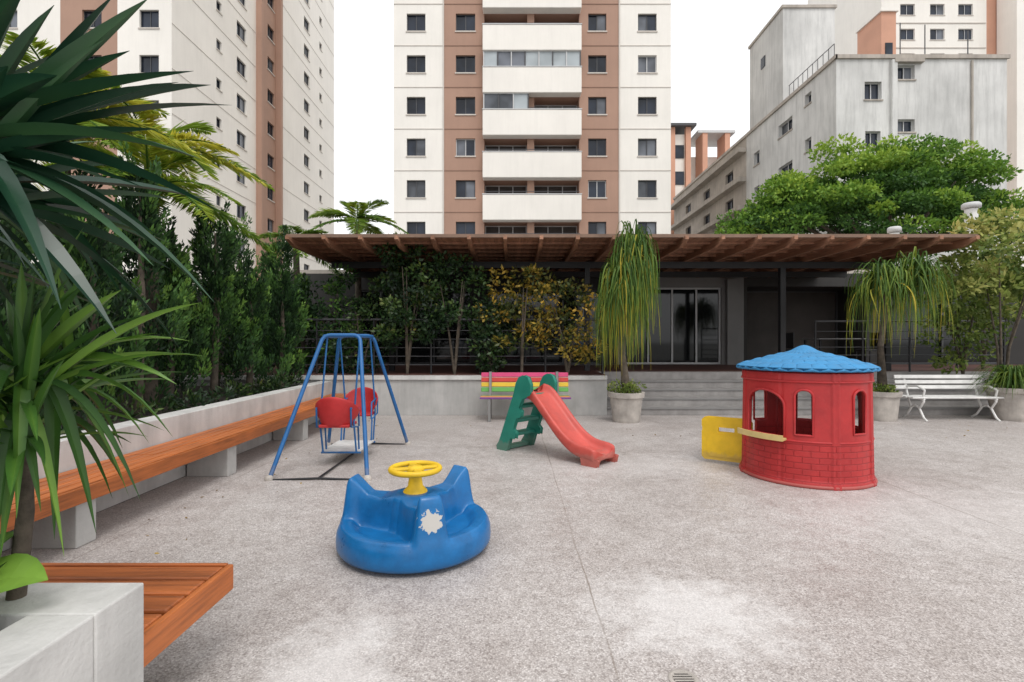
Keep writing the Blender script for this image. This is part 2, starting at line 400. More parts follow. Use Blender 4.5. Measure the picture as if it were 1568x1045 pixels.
box('top',7.8,9.0,13.0,13.8,1.53,1.57,M_halll,tb,.01)
for x in (7.85,8.92):
    for y in (13.05,13.72): box('leg',x,x+.04,y,y+.04,.81,1.53,M_black,tb)
for cx in (7.4,9.25):
    ch=group('dining_chair',(cx,13.3,.81))
    box('seat',cx-.2,cx+.2,13.1,13.5,1.24,1.28,M_black,ch,.01)
    bx_=cx-.2 if cx<8 else cx+.17
    box('back',bx_,bx_+.03,13.1,13.5,1.3,1.72,M_black,ch,.01)
    for x in (cx-.2,cx+.17):
        for y in (13.1,13.47): box('leg',x,x+.03,y,y+.03,.81,1.24,M_black,ch)
def railing(x0,x1,y,n):
    r=group('terrace_railing',((x0+x1)/2,y,.8))
    for i in range(n+1):
        x=x0+(x1-x0)*i/n; tube('post',[(x,y,.8),(x,y,1.93)],.022,M_black,r)
    tube('handrail',[(x0,y,1.95),(x1,y,1.95)],.024,M_dframe,r)
    for k in range(5): tube('wire',[(x0,y,1.0+k*.18),(x1,y,1.0+k*.18)],.010,M_dframe,r)
railing(-6.5,1.9,10.75,7); railing(6.9,11.2,11.65,4)
for (x,z) in ((14.35,5.9),(11.95,5.15)):
    v=group('vent_pipe',(x,16,3.62))
    rr=.17 if x>13 else .13
    lathe('pipe',(x,16,3.62),[(rr,0),(rr,z-3.9)],M_whitep,v,24); lathe('cap',(x,16,z-.25),[(rr*.5,-.02),(rr*1.45,0),(rr*1.45,.12),(rr*1.2,.16),(0,.18)],M_frame,v,24)

# ---------------------------------------------------------------- central tower
T=group('apartment_tower',(1.5,37,0))
ops=[]
for k in range(14):
    zc=3.47+3*k
    for a,b in ((-7.59,-6.24),(-4.05,-2.65),(5.49,6.8),(9.08,10.43)):
        ops.append(dict(s0=a,s1=b,z0=zc-.63,z1=zc+.63,n=2,f=5 if random.random()<.8 else 6,fw=.06,sill=1))
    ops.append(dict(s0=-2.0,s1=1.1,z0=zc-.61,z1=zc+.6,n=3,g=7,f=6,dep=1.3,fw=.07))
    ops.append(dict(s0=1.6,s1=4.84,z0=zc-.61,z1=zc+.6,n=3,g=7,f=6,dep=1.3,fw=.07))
facade('front',(0,36.9,0),(1,0,0),(0,1,0),[(-8.52,-4.94,0),(-4.94,-2.0,1),(-2.0,4.84,1),(4.84,7.73,1),(7.73,11.45,0)],0,44,ops,FM,T,body=1.6)
box('body',-8.52,11.45,38.5,54,0,44,M_white,T)
for k in range(14):
    zc=3.47+3*k
    box('balcony_parapet_%d'%k,-2.08,4.92,36.15,36.895,zc-2.42,zc-.61,M_white,T,.04)
    box('balcony_cap_%d'%k,-2.11,4.95,36.12,36.90,zc-.607,zc-.55,M_frame,T)
    for (a,b,mt) in ((-8.52,-4.97,M_band),(-4.91,-2.1,M_brown2),(4.95,7.7,M_brown2),(7.76,11.45,M_band)):
        box('band_%d'%k,a,b,36.87,36.897,zc+1.29,zc+1.34,mt,T)
    gl=[]
    if k==6: gl=[(-2,4.84,7)]
    if k==5: gl=[(-2,1.15,3)]
    if k==8: gl=[(1.3,4.84,3)]
    for a,b,n in gl:
        for i in range(n):
            xa=a+(b-a)*i/n; xb=a+(b-a)*(i+1)/n
            box('glazing_%d'%k,xa+.045,xb-.045,36.3+.02*(i%2),36.34+.02*(i%2),zc-.5,zc+.53,M_lglass if random.random()<.8 else M_glass2,T)
        for i in range(n+1):
            x=a+(b-a)*i/n; box('mull_%d'%k,x-.04,x+.04,36.24,36.298,zc-.5,zc+.53,M_dframe if i%2 else M_frame,T)
        box('glazing_rail_%d'%k,a,b,36.24,36.36,zc+.532,zc+.58,M_frame,T)
    box('rail_%d'%k,-2.0,4.84,36.5,36.53,zc-.32,zc-.28,M_dframe,T)
for x,mt in ((-4.94,M_band),(7.73,M_band)): box('edge_strip',x-.05,x+.05,36.84,36.865,0,44,mt,T)

T2=group('side_tower',(-30,50,0))
ops=[]
for k in range(17):
    zc=3.3+3*k
    for y,wd,h in ((39.5,.7,.4),(42.8,1.5,.63),(48.0,1.3,.6),(56.4,1.5,.63),(60.5,.8,.4)):
        ops.append(dict(s0=y-wd/2,s1=y+wd/2,z0=zc-h,z1=zc+h,n=2 if wd>1 else 1,f=5,fw=.06,sill=1))
facade('side_face',(-22.6,0,0),(0,1,0),(-1,0,0),[(34,45.2,0),(45.2,49.4,1),(49.4,65,0)],0,54,ops,FM,T2,ends=(0,1))
ops=[]
for k in range(17):
    zc=1.9+3*k
    for x in (-24.1,-27.9,-33.5): ops.append(dict(s0=x-.65,s1=x+.65,z0=zc-.6,z1=zc+.6,n=2,f=5,sill=1))
facade('front_face',(0,34,0),(1,0,0),(0,1,0),[(-46,-30,0),(-30,-26.2,1),(-26.2,-22.6,0)],0,54,ops,FM,T2,ends=(1,0))
box('body',-46,-22.9,34.3,64.9,0,53.9,M_white,T2)
box('brown_return',-22.597,-22.1,45.2,45.6,0,54,M_brown,T2); box('brown_return_far',-22.597,-22.1,49.0,49.4,0,54,M_brown,T2)
for k in range(17):
    zc=3.3+3*k
    box('band_%d'%k,-22.598,-22.575,34,45.1,zc+1.3,zc+1.35,M_band,T2);box('bandb_%d'%k,-22.598,-22.575,49.5,65,zc+1.3,zc+1.35,M_band,T2)

OB=group('old_concrete_building',(24,35,0))
FO=[M_old,M_old2,M_old2,M_glass,M_glass2,M_dframe,M_frame,M_loggia,M_lglass]
def W(s0,s1,z0,z1,n=2,f=6): return dict(s0=s0,s1=s1,z0=z0,z1=z1,n=n,f=f,sill=1,dep=.28)
ops=[W(20.66,21.66,15.65,16.7),W(22.6,23.6,16.83,17.67),W(22.6,23.6,13.75,14.5),W(20.7,21.6,12.9,13.8),W(22.6,23.6,10.6,11.4),W(20.7,21.6,9.8,10.7),W(20.7,21.6,6.8,7.7)]
facade('front_face',(0,30,0),(1,0,0),(0,1,0),[(19,29,0)],0,18.2,ops,FO,OB,ends=(0,1))
ops=[W(34.7,36.5,15.9,16.8),W(34.7,36.5,12.9,13.8),W(32.5,33.2,16.7,17.4),W(32.5,33.2,13.7,14.5),W(39.3,40.2,15.2,16.2),W(39.3,40.2,12.5,13.5),W(34.7,36.5,9.9,10.8),W(32.5,33.2,10.7,11.5)]
for z in (15.3,12.9,10.7):
    for i in range(3): ops.append(W(44+i*5.2,45.6+i*5.2,z,z+.9,2,5))
facade('side_face',(19,0,0),(0,1,0),(1,0,0),[(30,41.5,0),(41.5,60,1)],0,18.2,ops,FO,OB,ends=(0,1))
box('body',19.3,29,30.3,59.9,0,18.15,M_old,OB)
for z in (17.0,14.6,12.3,10.1): box('ledge_%d'%z,18.35,18.995,41.5,60,z-.15,z+.2,M_old2,OB)
box('cornice',18.9,29.1,29.88,29.997,18.02,18.24,M_old2,OB); box('cornice_side',18.88,18.997,29.88,60,18.02,18.24,M_old2,OB)
box('pilaster',22.15,22.45,29.8,29.996,0,17.9,M_old,OB); box('upper_window_hood',22.3,24.0,29.75,29.995,17.75,17.95,M_old2,OB)
tube('downpipe',[(26.9,29.92,0),(26.9,29.92,17.9)],.06,M_old2,OB)
box('roof_block',19.05,22.7,36,41,18.2,24.9,M_old,OB); box('roof_block_cap',18.95,22.8,35.9,41.1,24.9,25.1,M_old2,OB)
box('block_window',18.99,19.048,38.5,39.1,22.2,23.0,M_glass,OB)
box('parapet_block',25.5,28.9,34,38,18.2,19.4,M_old,OB)
box('roof_tank',23.2,25.0,33,35,18.2,19.6,M_old2,OB)
for i in range(10): tube('roof_rail',[(19.2,30.5+i*.55,18.2),(19.2,30.5+i*.55,19.2)],.02,M_dframe,OB)
tube('roof_rail_top',[(19.2,30.5,19.2),(19.2,35.5,19.2)],.025,M_dframe,OB)
for x in (23.5,25.0,27.6): tube('antenna',[(x,31,18.2),(x,31,20+random.random())],.03,M_dframe,OB)
FB=group('white_highrise',(50,60,0))
ops=[]
for k in range(22):
    z=2+2.9*k
    for x in (45.5,49.0,52.3): ops.append(dict(s0=x,s1=x+1.7,z0=z,z1=z+1.3,n=2,f=6,sill=1))
facade('front_face',(0,60,0),(1,0,0),(0,1,0),[(43.3,55.6,0),(55.6,58.2,1),(58.2,75,0)],0,66,ops,[M_white,M_salmon,M_band,M_glass,M_glass2,M_dframe,M_frame,M_loggia,M_lglass],FB)
box('body',43.3,75,60.3,75,0,65.9,M_white,FB)
for k in range(22): box('band_%d'%k,43.3,55.5,59.93,59.997,3.9+2.9*k,4.0+2.9*k,M_band,FB)
SB=group('salmon_building',(41.5,58,0)); box('shaft',40.4,42.0,56,59.9,0,37.5,M_salmon,SB); box('cap',40.2,42.2,55.8,59.95,37.5,37.9,M_white,SB)
for k in range(10): box('window_%d'%k,40.8,41.6,55.94,55.998,3+3.3*k,4.4+3.3*k,M_glass,SB)
HB=group('rooftop_house',(23,65,0))
box('body',18.8,21.2,62,70,0,26.5,M_white,HB); box('body_rear',21.2,26.5,64,70,0,24.5,M_white,HB)
for x in (19.0,20.9,22.9,25.6): box('pier',x,x+.6,61.5,61.99 if x<21 else 63.9,0,27.2 if x<21.5 else 26.5,M_salmon,HB)
box('roof',18.3,22.0,61,66,27.2,27.5,M_dframe,HB); box('roof_far',22.3,26.8,61.4,66,26.5,26.8,M_frame,HB)
for k in range(4): box('window_%d'%k,19.7,20.8,61.93,61.995,14+3.2*k,15.6+3.2*k,M_glass,HB)
RB=group('right_tower',(62,58,0))
ops=[]
for k in range(17):
    z=1.5+2.9*k
    for x in (57.6,60.5,63.5): ops.append(dict(s0=x,s1=x+.9,z0=z,z1=z+1.5,n=1,f=6,sill=1))
facade('front_face',(0,57.5,0),(1,0,0),(0,1,0),[(56.7,72,0)],0,52,ops,FM,RB); box('body',56.7,72,57.8,59.9,0,51.9,M_white,RB)

# ---------------------------------------------------------------- playhouse
PC=(3.31,5.80); PR=.63
ph=group('playhouse',(PC[0],PC[1],0))
wins=[(203,21,.50,.98),(240,7.5,.53,1.0),(291,8,.55,1.0),(20,21,.52,.98),(60,7.5,.53,.97),(110,8,.53,.97)]
def inwin(a,z):
    for c,hw,z0,z1 in wins:
        da=(a-c+180)%360-180
        if abs(da)<hw and z>z0:
            w_=PR*R(hw); zt=z1-w_*.9 if hw<15 else z1-.17
            if z<zt: return True
            q=da/hw
            if z<zt+(z1-zt)*math.sqrt(max(0,1-q*q)): return True
    da=(a-137+180)%360-180
    if abs(da)<20 and .06<z<.95: return True
    return False
NA,NZ=360,100; HZ=1.17
v=[];f=[]
for j in range(NZ+1):
    z=.0+HZ*j/NZ
    flare=.012*max(0,1-z/.08)+ (.012 if z>1.08 else 0)+(.008 if z<.06 else 0)+.02*(1-z/HZ)
    for i in range(NA):
        a=R(i); rr=PR+flare
        for rc in (221,266,311,39,86,172):
            dd=abs((i-rc+180)%360-180)
            if dd<4 and rc!=221: rr+=.014
            if dd<1.5 : rr-=.006
        v.append((PC[0]+rr*math.cos(a),PC[1]+rr*math.sin(a),z))
for j in range(NZ):
    for i in range(NA):
        if inwin(i+.5,HZ*(j+.5)/NZ): continue
        k=(i+1)%NA; f.append((j*NA+i,j*NA+k,(j+1)*NA+k,(j+1)*NA+i))
mb,nt,b=newmat('playhouse_brick_plastic'); uvn=nt.nodes.new('ShaderNodeUVMap')
br=N(nt,'ShaderNodeTexBrick',Scale=1.0); br.inputs['Mortar Size'].default_value=.005; br.inputs['Brick Width'].default_value=.15; br.inputs['Row Height'].default_value=.062; br.inputs['Mortar Smooth'].default_value=.6
nt.links.new(uvn.outputs[0],br.inputs['Vector'])
sxy=nt.nodes.new('ShaderNodeSeparateXYZ'); nt.links.new(uvn.outputs[0],sxy.inputs[0])
lt=N(nt,'ShaderNodeMath',operation='LESS_THAN'); nt.links.new(sxy.outputs[1],lt.inputs[0]); lt.inputs[1].default_value=.44
gt=N(nt,'ShaderNodeMath',operation='GREATER_THAN'); nt.links.new(sxy.outputs[1],gt.inputs[0]); gt.inputs[1].default_value=.05
ml=N(nt,'ShaderNodeMath',operation='MULTIPLY'); nt.links.new(lt.outputs[0],ml.inputs[0]); nt.links.new(gt.outputs[0],ml.inputs[1])
m2=N(nt,'ShaderNodeMath',operation='MULTIPLY'); nt.links.new(ml.outputs[0],m2.inputs[0]); nt.links.new(br.outputs['Fac'],m2.inputs[1])
iv=N(nt,'ShaderNodeMath',operation='SUBTRACT'); iv.inputs[0].default_value=1; nt.links.new(m2.outputs[0],iv.inputs[1])
bump(nt,b,iv.outputs[0],.7,.012)
oc=objco(nt)
cc=ramp(nt,noise(nt,oc,4,6,.65),[(.3,(.34,.016,.018)),(.7,(.50,.028,.028))])
cc=mix(nt,ramp(nt,noise(nt,oc,30,6,.75),[(.55,(0,0,0)),(.85,(.35,)*3)]),cc,(.5,.12,.1))
cc=mix(nt,m2.outputs[0],cc,(.34,.015,.016))
nt.links.new(cc,b.inputs['Base Color']); b.inputs['Roughness'].default_value=.45
hw_=mesh('walls',v,f,mb,ph,True)
ul=hw_.data.uv_layers.new(name='UVMap')
for lp in hw_.data.loops:
    vi=lp.vertex_index; i=vi%NA; j=vi//NA
    ul.data[lp.index].uv=(R(i)*PR,HZ*j/NZ)
for p in hw_.data.polygons:
    ii=[hw_.data.loops[l].vertex_index%NA for l in p.loop_indices]
    if 0 in ii and NA-1 in ii:
        for l in p.loop_indices:
            if hw_.data.loops[l].vertex_index%NA==0: ul.data[l].uv=(2*math.pi*PR,ul.data[l].uv[1])
so=hw_.modifiers.new('s','SOLIDIFY'); so.thickness=.035; so.offset=-1
for c,hw,z0,z1 in wins:
    w_=PR*R(hw); zt=z1-w_*.9 if hw<15 else z1-.17
    pts=[(c-hw,z0),(c-hw,zt)]+[(c-hw*math.cos(math.pi*k/14),zt+(z1-zt)*math.sin(math.pi*k/14)) for k in range(1,14)]+[(c+hw,zt),(c+hw,z0)]
    pp=[]
    for i in range(len(pts)):
        a0,b0=pts[i];a1,b1=pts[(i+1)%len(pts)]; n=6 if i==len(pts)-1 else 1
        for k in range(n): pp.append((a0+(a1-a0)*k/n,b0+(b1-b0)*k/n))
    tube('window_trim',[(PC[0]+(PR+.010)*math.cos(R(a)),PC[1]+(PR+.010)*math.sin(R(a)),z) for a,z in pp],.013,M_red,ph,cyclic=True)
tube('base_band',[(PC[0]+(PR+.03)*math.cos(R(a)),PC[1]+(PR+.03)*math.sin(R(a)),.018) for a in range(0,360,5)],.02,M_red,ph,cyclic=True)
tube('mid_band',[(PC[0]+(PR+.010)*math.cos(R(a)),PC[1]+(PR+.010)*math.sin(R(a)),.465) for a in range(158,478,4)],.012,M_red,ph)
tube('top_band',[(PC[0]+(PR+.012)*math.cos(R(a)),PC[1]+(PR+.012)*math.sin(R(a)),1.08) for a in range(0,360,4)],.012,M_red,ph,cyclic=True)
v=[];f=[];NR=70;NT=360
for j in range(NR+1):
    q=j/NR; r_=.705*q
    for i in range(NT):
        a=2*math.pi*i/NT
        row=q*6.0; rib=abs(math.sin(a*15+(math.floor(row)%2)*math.pi/2))**.5
        step=(row-math.floor(row))
        z=1.385-.195*q**1.2-.022*step*(1 if q>.18 else 0)*(.4+.6*rib)+.012*rib*q
        if q<.16: z+=.035*math.cos(q/.16*math.pi/2)
        rr=r_*(1+.02*(rib-.5)*(q**3))
        v.append((PC[0]+rr*math.cos(a),PC[1]+rr*math.sin(a),z))
for j in range(NR):
    for i in range(NT):
        k=(i+1)%NT; f.append((j*NT+i,j*NT+k,(j+1)*NT+k,(j+1)*NT+i))
rf=mesh('roof',v,f,M_rblue,ph,True); so=rf.modifiers.new('s','SOLIDIFY'); so.thickness=.035; so.offset=-1
v=[];f=[]
sec=[(.0,.45),(.13,.45),(.135,.51),(.115,.51),(.11,.47),(.0,.47)]
aa=list(range(184,229,3))
for a in aa:
    for r_,z in sec: v.append((PC[0]+(PR+.02+r_)*math.cos(R(a)),PC[1]+(PR+.02+r_)*math.sin(R(a)),z+.02))
for i in range(len(aa)-1):
    for k in range(6): f.append((i*6+k,i*6+(k+1)%6,(i+1)*6+(k+1)%6,(i+1)*6+k))
f.append((0,1,2,3,4,5));n0=(len(aa)-1)*6;f.append((n0,n0+1,n0+2,n0+3,n0+4,n0+5))
mesh('window_shelf',v,f,M_pyel,ph)
A=Vector((2.86,6.10,0));B=Vector((2.39,6.42,0)); dv=(B-A).normalized(); wv=Vector((-dv.y,dv.x,0))
def rrect(x0,x1,z0,z1,r,n=6):
    o=[]
    for cx,cz,a0 in ((x1-r,z1-r,0),(x0+r,z1-r,90),(x0+r,z0+r,180),(x1-r,z0+r,270)):
        for k in range(n+1): o.append((cx+r*math.cos(R(a0+90*k/n)),cz+r*math.sin(R(a0+90*k/n))))
    return o
L=(B-A).length
prism('door_panel',[(.03,.04),(L-.03,.04),(L,.07),(L,.38),(0,.38),(0,.07)],A,dv,(0,0,1),wv,.045,M_yel,ph,.006)
prism('door_top',[(0.0,.445),(L,.445),(L,.52),(L-.03,.55),(L-.07,.56),(.07,.56),(.03,.55),(0,.52)],A,dv,(0,0,1),wv,.045,M_yel,ph,.006)
prism('door_side_a',[(0,.381),(L*.34,.381),(L*.34,.444),(0,.444)],A,dv,(0,0,1),wv,.0445,M_yel,ph)
prism('door_side_b',[(L*.66,.381),(L,.381),(L,.444),(L*.66,.444)],A,dv,(0,0,1),wv,.0445,M_yel,ph)
prism('door_inset',rrect(.07,L-.07,.09,.34,.04),A,dv,(0,0,1),wv,.062,M_yel,ph,.012)

# ---------------------------------------------------------------- spinner
SC=(-.708,3.75)
mbl,nt,b=newmat('spinner_blue_plastic'); co=objco(nt)
fz=noise(nt,co,6,7,.7)
c=ramp(nt,fz,[(.25,(.002,.085,.24)),(.7,(.003,.155,.42))])
c=mix(nt,ramp(nt,noise(nt,co,34,6,.8),[(.57,(0,0,0)),(.85,(.3,)*3)]),c,(.08,.22,.36))
sg=N(nt,'ShaderNodeVectorMath',operation='SUBTRACT'); nt.links.new(co,sg.inputs[0]); sg.inputs[1].default_value=(SC[0]+.525*math.cos(R(-68)),SC[1]+.525*math.sin(R(-68)),.345)
ln=N(nt,'ShaderNodeVectorMath',operation='LENGTH'); nt.links.new(sg.outputs[0],ln.inputs[0])
ad=N(nt,'ShaderNodeMath',operation='MULTIPLY_ADD'); nt.links.new(noise(nt,co,24,3,.6),ad.inputs[0]); ad.inputs[1].default_value=.13; nt.links.new(ln.outputs['Value'],ad.inputs[2])
c=mix(nt,ramp(nt,ad.outputs[0],[(.132,(1,1,1)),(.135,(0,0,0))]),c,(.52,.50,.47))
nt.links.new(c,b.inputs['Base Color']); nt.links.new(ramp(nt,fz,[(.2,(.22,)*3),(.8,(.45,)*3)]),b.inputs['Roughness']); bump(nt,b,noise(nt,co,70,4),.15,.004)
sp=group('spinning_ride',(SC[0],SC[1],0))
def ss_(a,b_,x):
    t_=min(1,max(0,(x-a)/(b_-a))); return t_*t_*(3-2*t_)
arms=[R(-68),R(52),R(172)]
xr=[0,.13,.24,.34,.42,.475,.500,.532]; zr=[.40,.40,.365,.38,.455,.50,.47,.22]
def hsp(r,a):
    base=.205+.010*ss_(.42,.48,r)-.035*ss_(.515,.54,r)
    base-= .045*(1-ss_(.38,.45,r))
    m=0
    for A_ in arms:
        da=(a-A_+math.pi)%(2*math.pi)-math.pi
        if abs(da)<math.pi/2:
            w_=r*abs(math.sin(da)); hw=.080+.085*(1-ss_(.1,.38,r))+.012*ss_(.4,.5,r)
            m=max(m,1-ss_(hw-.025,hw+.035,w_))
    m=max(m,1-ss_(.17,.22,r))
    top=float(np.interp(r,xr,zr))
    return base+m*max(0,top-base)
NR,NT=72,340; v=[];f=[]
for j in range(NR+1):
    r_=.54*j/NR
    for i in range(NT):
        a=2*math.pi*i/NT; v.append((SC[0]+r_*math.cos(a),SC[1]+r_*math.sin(a),hsp(r_,a)))
for r_,z in ((.549,.15),(.552,.10),(.550,.06),(.540,.035),(.50,.033),(.0,.033)):
    for i in range(NT):
        a=2*math.pi*i/NT; v.append((SC[0]+r_*math.cos(a),SC[1]+r_*math.sin(a),z))
for j in range(NR+6):
    for i in range(NT):
        k=(i+1)%NT; f.append((j*NT+i,j*NT+k,(j+1)*NT+k,(j+1)*NT+i))
so_=mesh('body',v,f,mbl,sp,True); sm=so_.modifiers.new('sm','SMOOTH'); sm.iterations=2; sm.factor=.5
lathe('foot',(SC[0],SC[1],0),[(0,.0),(.42,0),(.42,.038)],M_black,sp)
lathe('post',(SC[0],SC[1],.39),[(.10,-.03),(.085,.02),(.055,.05),(.045,.12),(.06,.15),(.07,.175),(.05,.195),(0,.20)],M_yel,sp)
tube('wheel',[(SC[0]+.175*math.cos(R(a)),SC[1]+.175*math.sin(R(a)),.565) for a in range(0,360,8)],.021,M_yel,sp,cyclic=True)
for k in range(4):
    a=R(20+90*k); c_,s_=math.cos(a),math.sin(a)
    obox('spoke_%d'%k,(SC[0]+.10*c_,SC[1]+.10*s_,.568),(.16,.055,.022),(0,0,a),M_yel,sp,.008)

# ---------------------------------------------------------------- slide
sl=group('slide',(.6,6.7,0))
O=Vector((.015,7.28,0));D=Vector((.723,-.691,0)).normalized();Wd=Vector((.691,.723,0)).normalized()
prof=[(.40,.82),(.50,.81),(.60,.74),(.75,.58),(.90,.42),(1.05,.28),(1.20,.185),(1.32,.155),(1.42,.15),(1.50,.135),(1.57,.10)]
sec=[(-.235,-.10),(-.245,.05),(-.225,.085),(-.19,.085),(-.165,.04),(-.14,-.01),(0,-.02),(.14,-.01),(.165,.04),(.19,.085),(.225,.085),(.245,.05),(.235,-.10),(.15,-.05),(-.15,-.05)]
v=[];f=[];ns=len(sec)
for s_,z_ in prof:
    for w_,h in sec: v.append(O+D*s_+Wd*w_+Vector((0,0,max(.01,z_+h))))
for i in range(len(prof)-1):
    for k in range(ns): f.append((i*ns+k,i*ns+(k+1)%ns,(i+1)*ns+(k+1)%ns,(i+1)*ns+k))
f.append(tuple(range(ns)));f.append(tuple((len(prof)-1)*ns+k for k in range(ns)))
o=mesh('chute',v,f,M_sred,sl,True); sd=o.modifiers.new('s','SUBSURF'); sd.levels=2; sd.render_levels=2
for sgn in (-1,1):
    prism('chute_foot',[(1.36,0),(1.56,0),(1.58,.08),(1.34,.11)],O+Wd*(.20*sgn),D,(0,0,1),Wd,.05,M_sred,sl,.012)
    pts=[(-.02,0),(.13,0),(.15,.05),(.20,.20),(.29,.20),(.30,.26),(.25,.31),(.31,.47),(.39,.50),(.40,.56),(.35,.60),(.42,.74),(.56,.80),(.56,.93),(.52,1.01),(.45,1.03),(.38,1.0),(.33,.92),(.30,.80),(.02,.12),(-.03,.05)]
    prism('ladder_side',pts,O+Wd*(.255*sgn),D,(0,0,1),Wd,.06,M_grn,sl,.018)
for i,(s_,z_) in enumerate(((.14,.22),(.22,.42),(.30,.62))):
    obox('step_%d'%i,O+D*s_+Vector((0,0,z_)),(.15,.46,.05),(0,0,math.atan2(D.y,D.x)),M_grn,sl,.012)
obox('platform',O+D*.39+Vector((0,0,.77)),(.22,.46,.05),(0,0,math.atan2(D.y,D.x)),M_grn,sl,.012)
obox('foot_bar',O+D*.05+Vector((0,0,.03)),(.12,.50,.05),(0,0,math.atan2(D.y,D.x)),M_grn,sl,.012)

# ---------------------------------------------------------------- swing
sw=group('facing_seat_swing',(-2.07,6.5,0))
feet={'nl':(-2.62,5.52,0),'nr':(-1.56,5.52,0),'fl':(-2.66,7.42,0),'fr':(-1.51,7.42,0)}
tops={'nl':(-2.28,6.2,1.57),'nr':(-1.84,6.2,1.57),'fl':(-2.31,6.85,1.57),'fr':(-1.86,6.85,1.57)}
def bentU(a,b_,nm):
    fa,ta,tb_,fb=[Vector(q) for q in (feet[a],tops[a],tops[b_],feet[b_])]
    pts=[fa]
    for (c0,c1,c2) in ((fa,ta,tb_),(ta,tb_,fb)):
        p0=c1+(c0-c1).normalized()*.09; p2=c1+(c2-c1).normalized()*.09
        for k in range(7):
            t_=k/6; pts.append(p0*(1-t_)**2+c1*2*t_*(1-t_)+p2*t_**2)
    pts.append(fb); tube(nm,pts,.024,M_blt,sw)
bentU('nl','nr','near_frame'); bentU('fl','fr','far_frame')
for a in feet:
    ft=Vector(feet[a]); lathe('foot_'+a,(ft.x,ft.y,0),[(.045,0),(.045,.02),(.03,.05),(.0,.055)],M_pot,sw,16)
for x in (-2.27,-1.87): tube('top_bar',[(x,6.2,1.56),(x,6.85,1.56)],.022,M_blt,sw)
tube('ground_bar_near',[feet['nl'],(-2.09,5.52,.02),feet['nr']],.012,M_black,sw); tube('ground_bar_far',[feet['fl'],(-2.09,7.42,.02),feet['fr']],.012,M_black,sw)
tube('ground_bar_mid',[(-2.09,5.52,.02),(-2.09,7.42,.02)],.012,M_black,sw)
for x in (-2.27,-1.87):
    for y,y2 in ((6.3,6.05),(6.75,7.0)): tube('hanger',[(x,y,1.57),(x,y2,.55),(x,y2+(.1 if y<6.5 else -.1),.17)],.011,M_blt,sw)
for k in range(6): box('foot_slat_%d'%k,-2.30,-1.84,6.22+k*.1,6.31+k*.1,.16,.18,M_whitep,sw)
for y in (6.2,6.85): tube('platform_rail',[(-2.31,y,.15),(-1.83,y,.15)],.012,M_blt,sw)
def bucket(cy,face):
    cx=-2.07; v=[];f=[];n=17
    lv=[(.0,.15),(.09,.17),(.2,.20),(.32,.215),(.36,.215)]
    z0=.50
    for h,r_ in lv:
        for i in range(n):
            a=R(-10+200*i/(n-1)); hh=h*(.55+.45*max(0,math.sin(a))) if h>.1 else h
            v.append((cx+r_*1.12*math.cos(a),cy-face*r_*math.sin(a)*.9,z0+hh))
    for j in range(len(lv)-1):
        for i in range(n-1): f.append((j*n+i,j*n+i+1,(j+1)*n+i+1,(j+1)*n+i))
    o=mesh('seat_shell',v,f,M_red,sw,True); s1=o.modifiers.new('s','SOLIDIFY'); s1.thickness=.018; s2=o.modifiers.new('u','SUBSURF'); s2.levels=1; s2.render_levels=1
    box('seat_pan',cx-.18,cx+.18,cy-.14,cy+.17 if face>0 else cy+.14,z0-.01,z0+.025,M_red,sw,.012)
    for sx in (-.2,.2):
        tube('seat_tube',[(cx+sx,cy-face*.14,.72),(cx+sx,cy-face*.13,.5),(cx+sx,cy+face*.14,.46),(cx+sx,cy+face*.18,.18)],.011,M_blt,sw)
        tube('arm_tube',[(cx+sx,cy-face*.14,.72),(cx+sx,cy+face*.16,.68),(cx+sx,cy+face*.18,.46)],.011,M_blt,sw)
bucket(6.08,1); bucket(6.98,-1)

# ---------------------------------------------------------------- benches
rb=group('rainbow_bench',(.25,9.9,0))
for i,(z,mt) in enumerate(((.84,M_pinkp),(.745,M_redp),(.65,M_yelp),(.555,M_grnp))):
    obox('back_slat_%d'%i,(.25,9.98+(z-.55)*.2,z),(1.7,.03,.085),(R(-12),0,0),mt,rb,.008)
for i,mt in enumerate((M_purp,M_yelp,M_pinkp,M_grnp)): box('seat_slat_%d'%i,-.6,1.1,9.50+i*.11,9.595+i*.11,.42,.45,mt,rb,.008)
for x in (-.42,.88):
    prism('leg',[(0,0),(.07,0),(.10,.30),(.38,.30),(.42,0),(.49,0),(.46,.40),(.56,.90),(.52,.90),(.40,.42),(0.02,.415)],(x,9.48,0),(0,1,0),(0,0,1),(1,0,0),.05,M_halll,rb,.008)
wb=group('park_bench',(8.45,10,0))
for i,z in enumerate((.80,.70,.60)): obox('back_slat_%d'%i,(8.4,10.02+(z-.6)*.2,z),(1.8,.03,.07),(R(-12),0,0),M_whitep,wb,.008)
for i in range(5): box('seat_slat_%d'%i,7.5,9.3,9.58+i*.085,9.65+i*.085,.42,.45,M_whitep,wb,.008)
for x in (7.72,9.08):
    tube('leg_front',[(x,9.52,0),(x,9.60,.06),(x,9.70,.22),(x,9.60,.36),(x,9.62,.42)],.02,M_whitep,wb,smooth=True)
    tube('leg_back',[(x,10.12,0),(x,10.0,.08),(x,9.9,.22),(x,9.98,.4),(x,10.1,.82)],.02,M_whitep,wb,smooth=True)
    tube('leg_link',[(x,9.70,.22),(x,9.8,.28),(x,9.9,.22)],.015,M_whitep,wb,smooth=True); tube('seat_bearer',[(x,9.58,.405),(x,10.0,.405)],.018,M_whitep,wb)
    tube('arm',[(x,9.62,.42),(x,9.58,.58),(x,9.75,.64),(x,10.05,.62)],.018,M_whitep,wb,smooth=True)

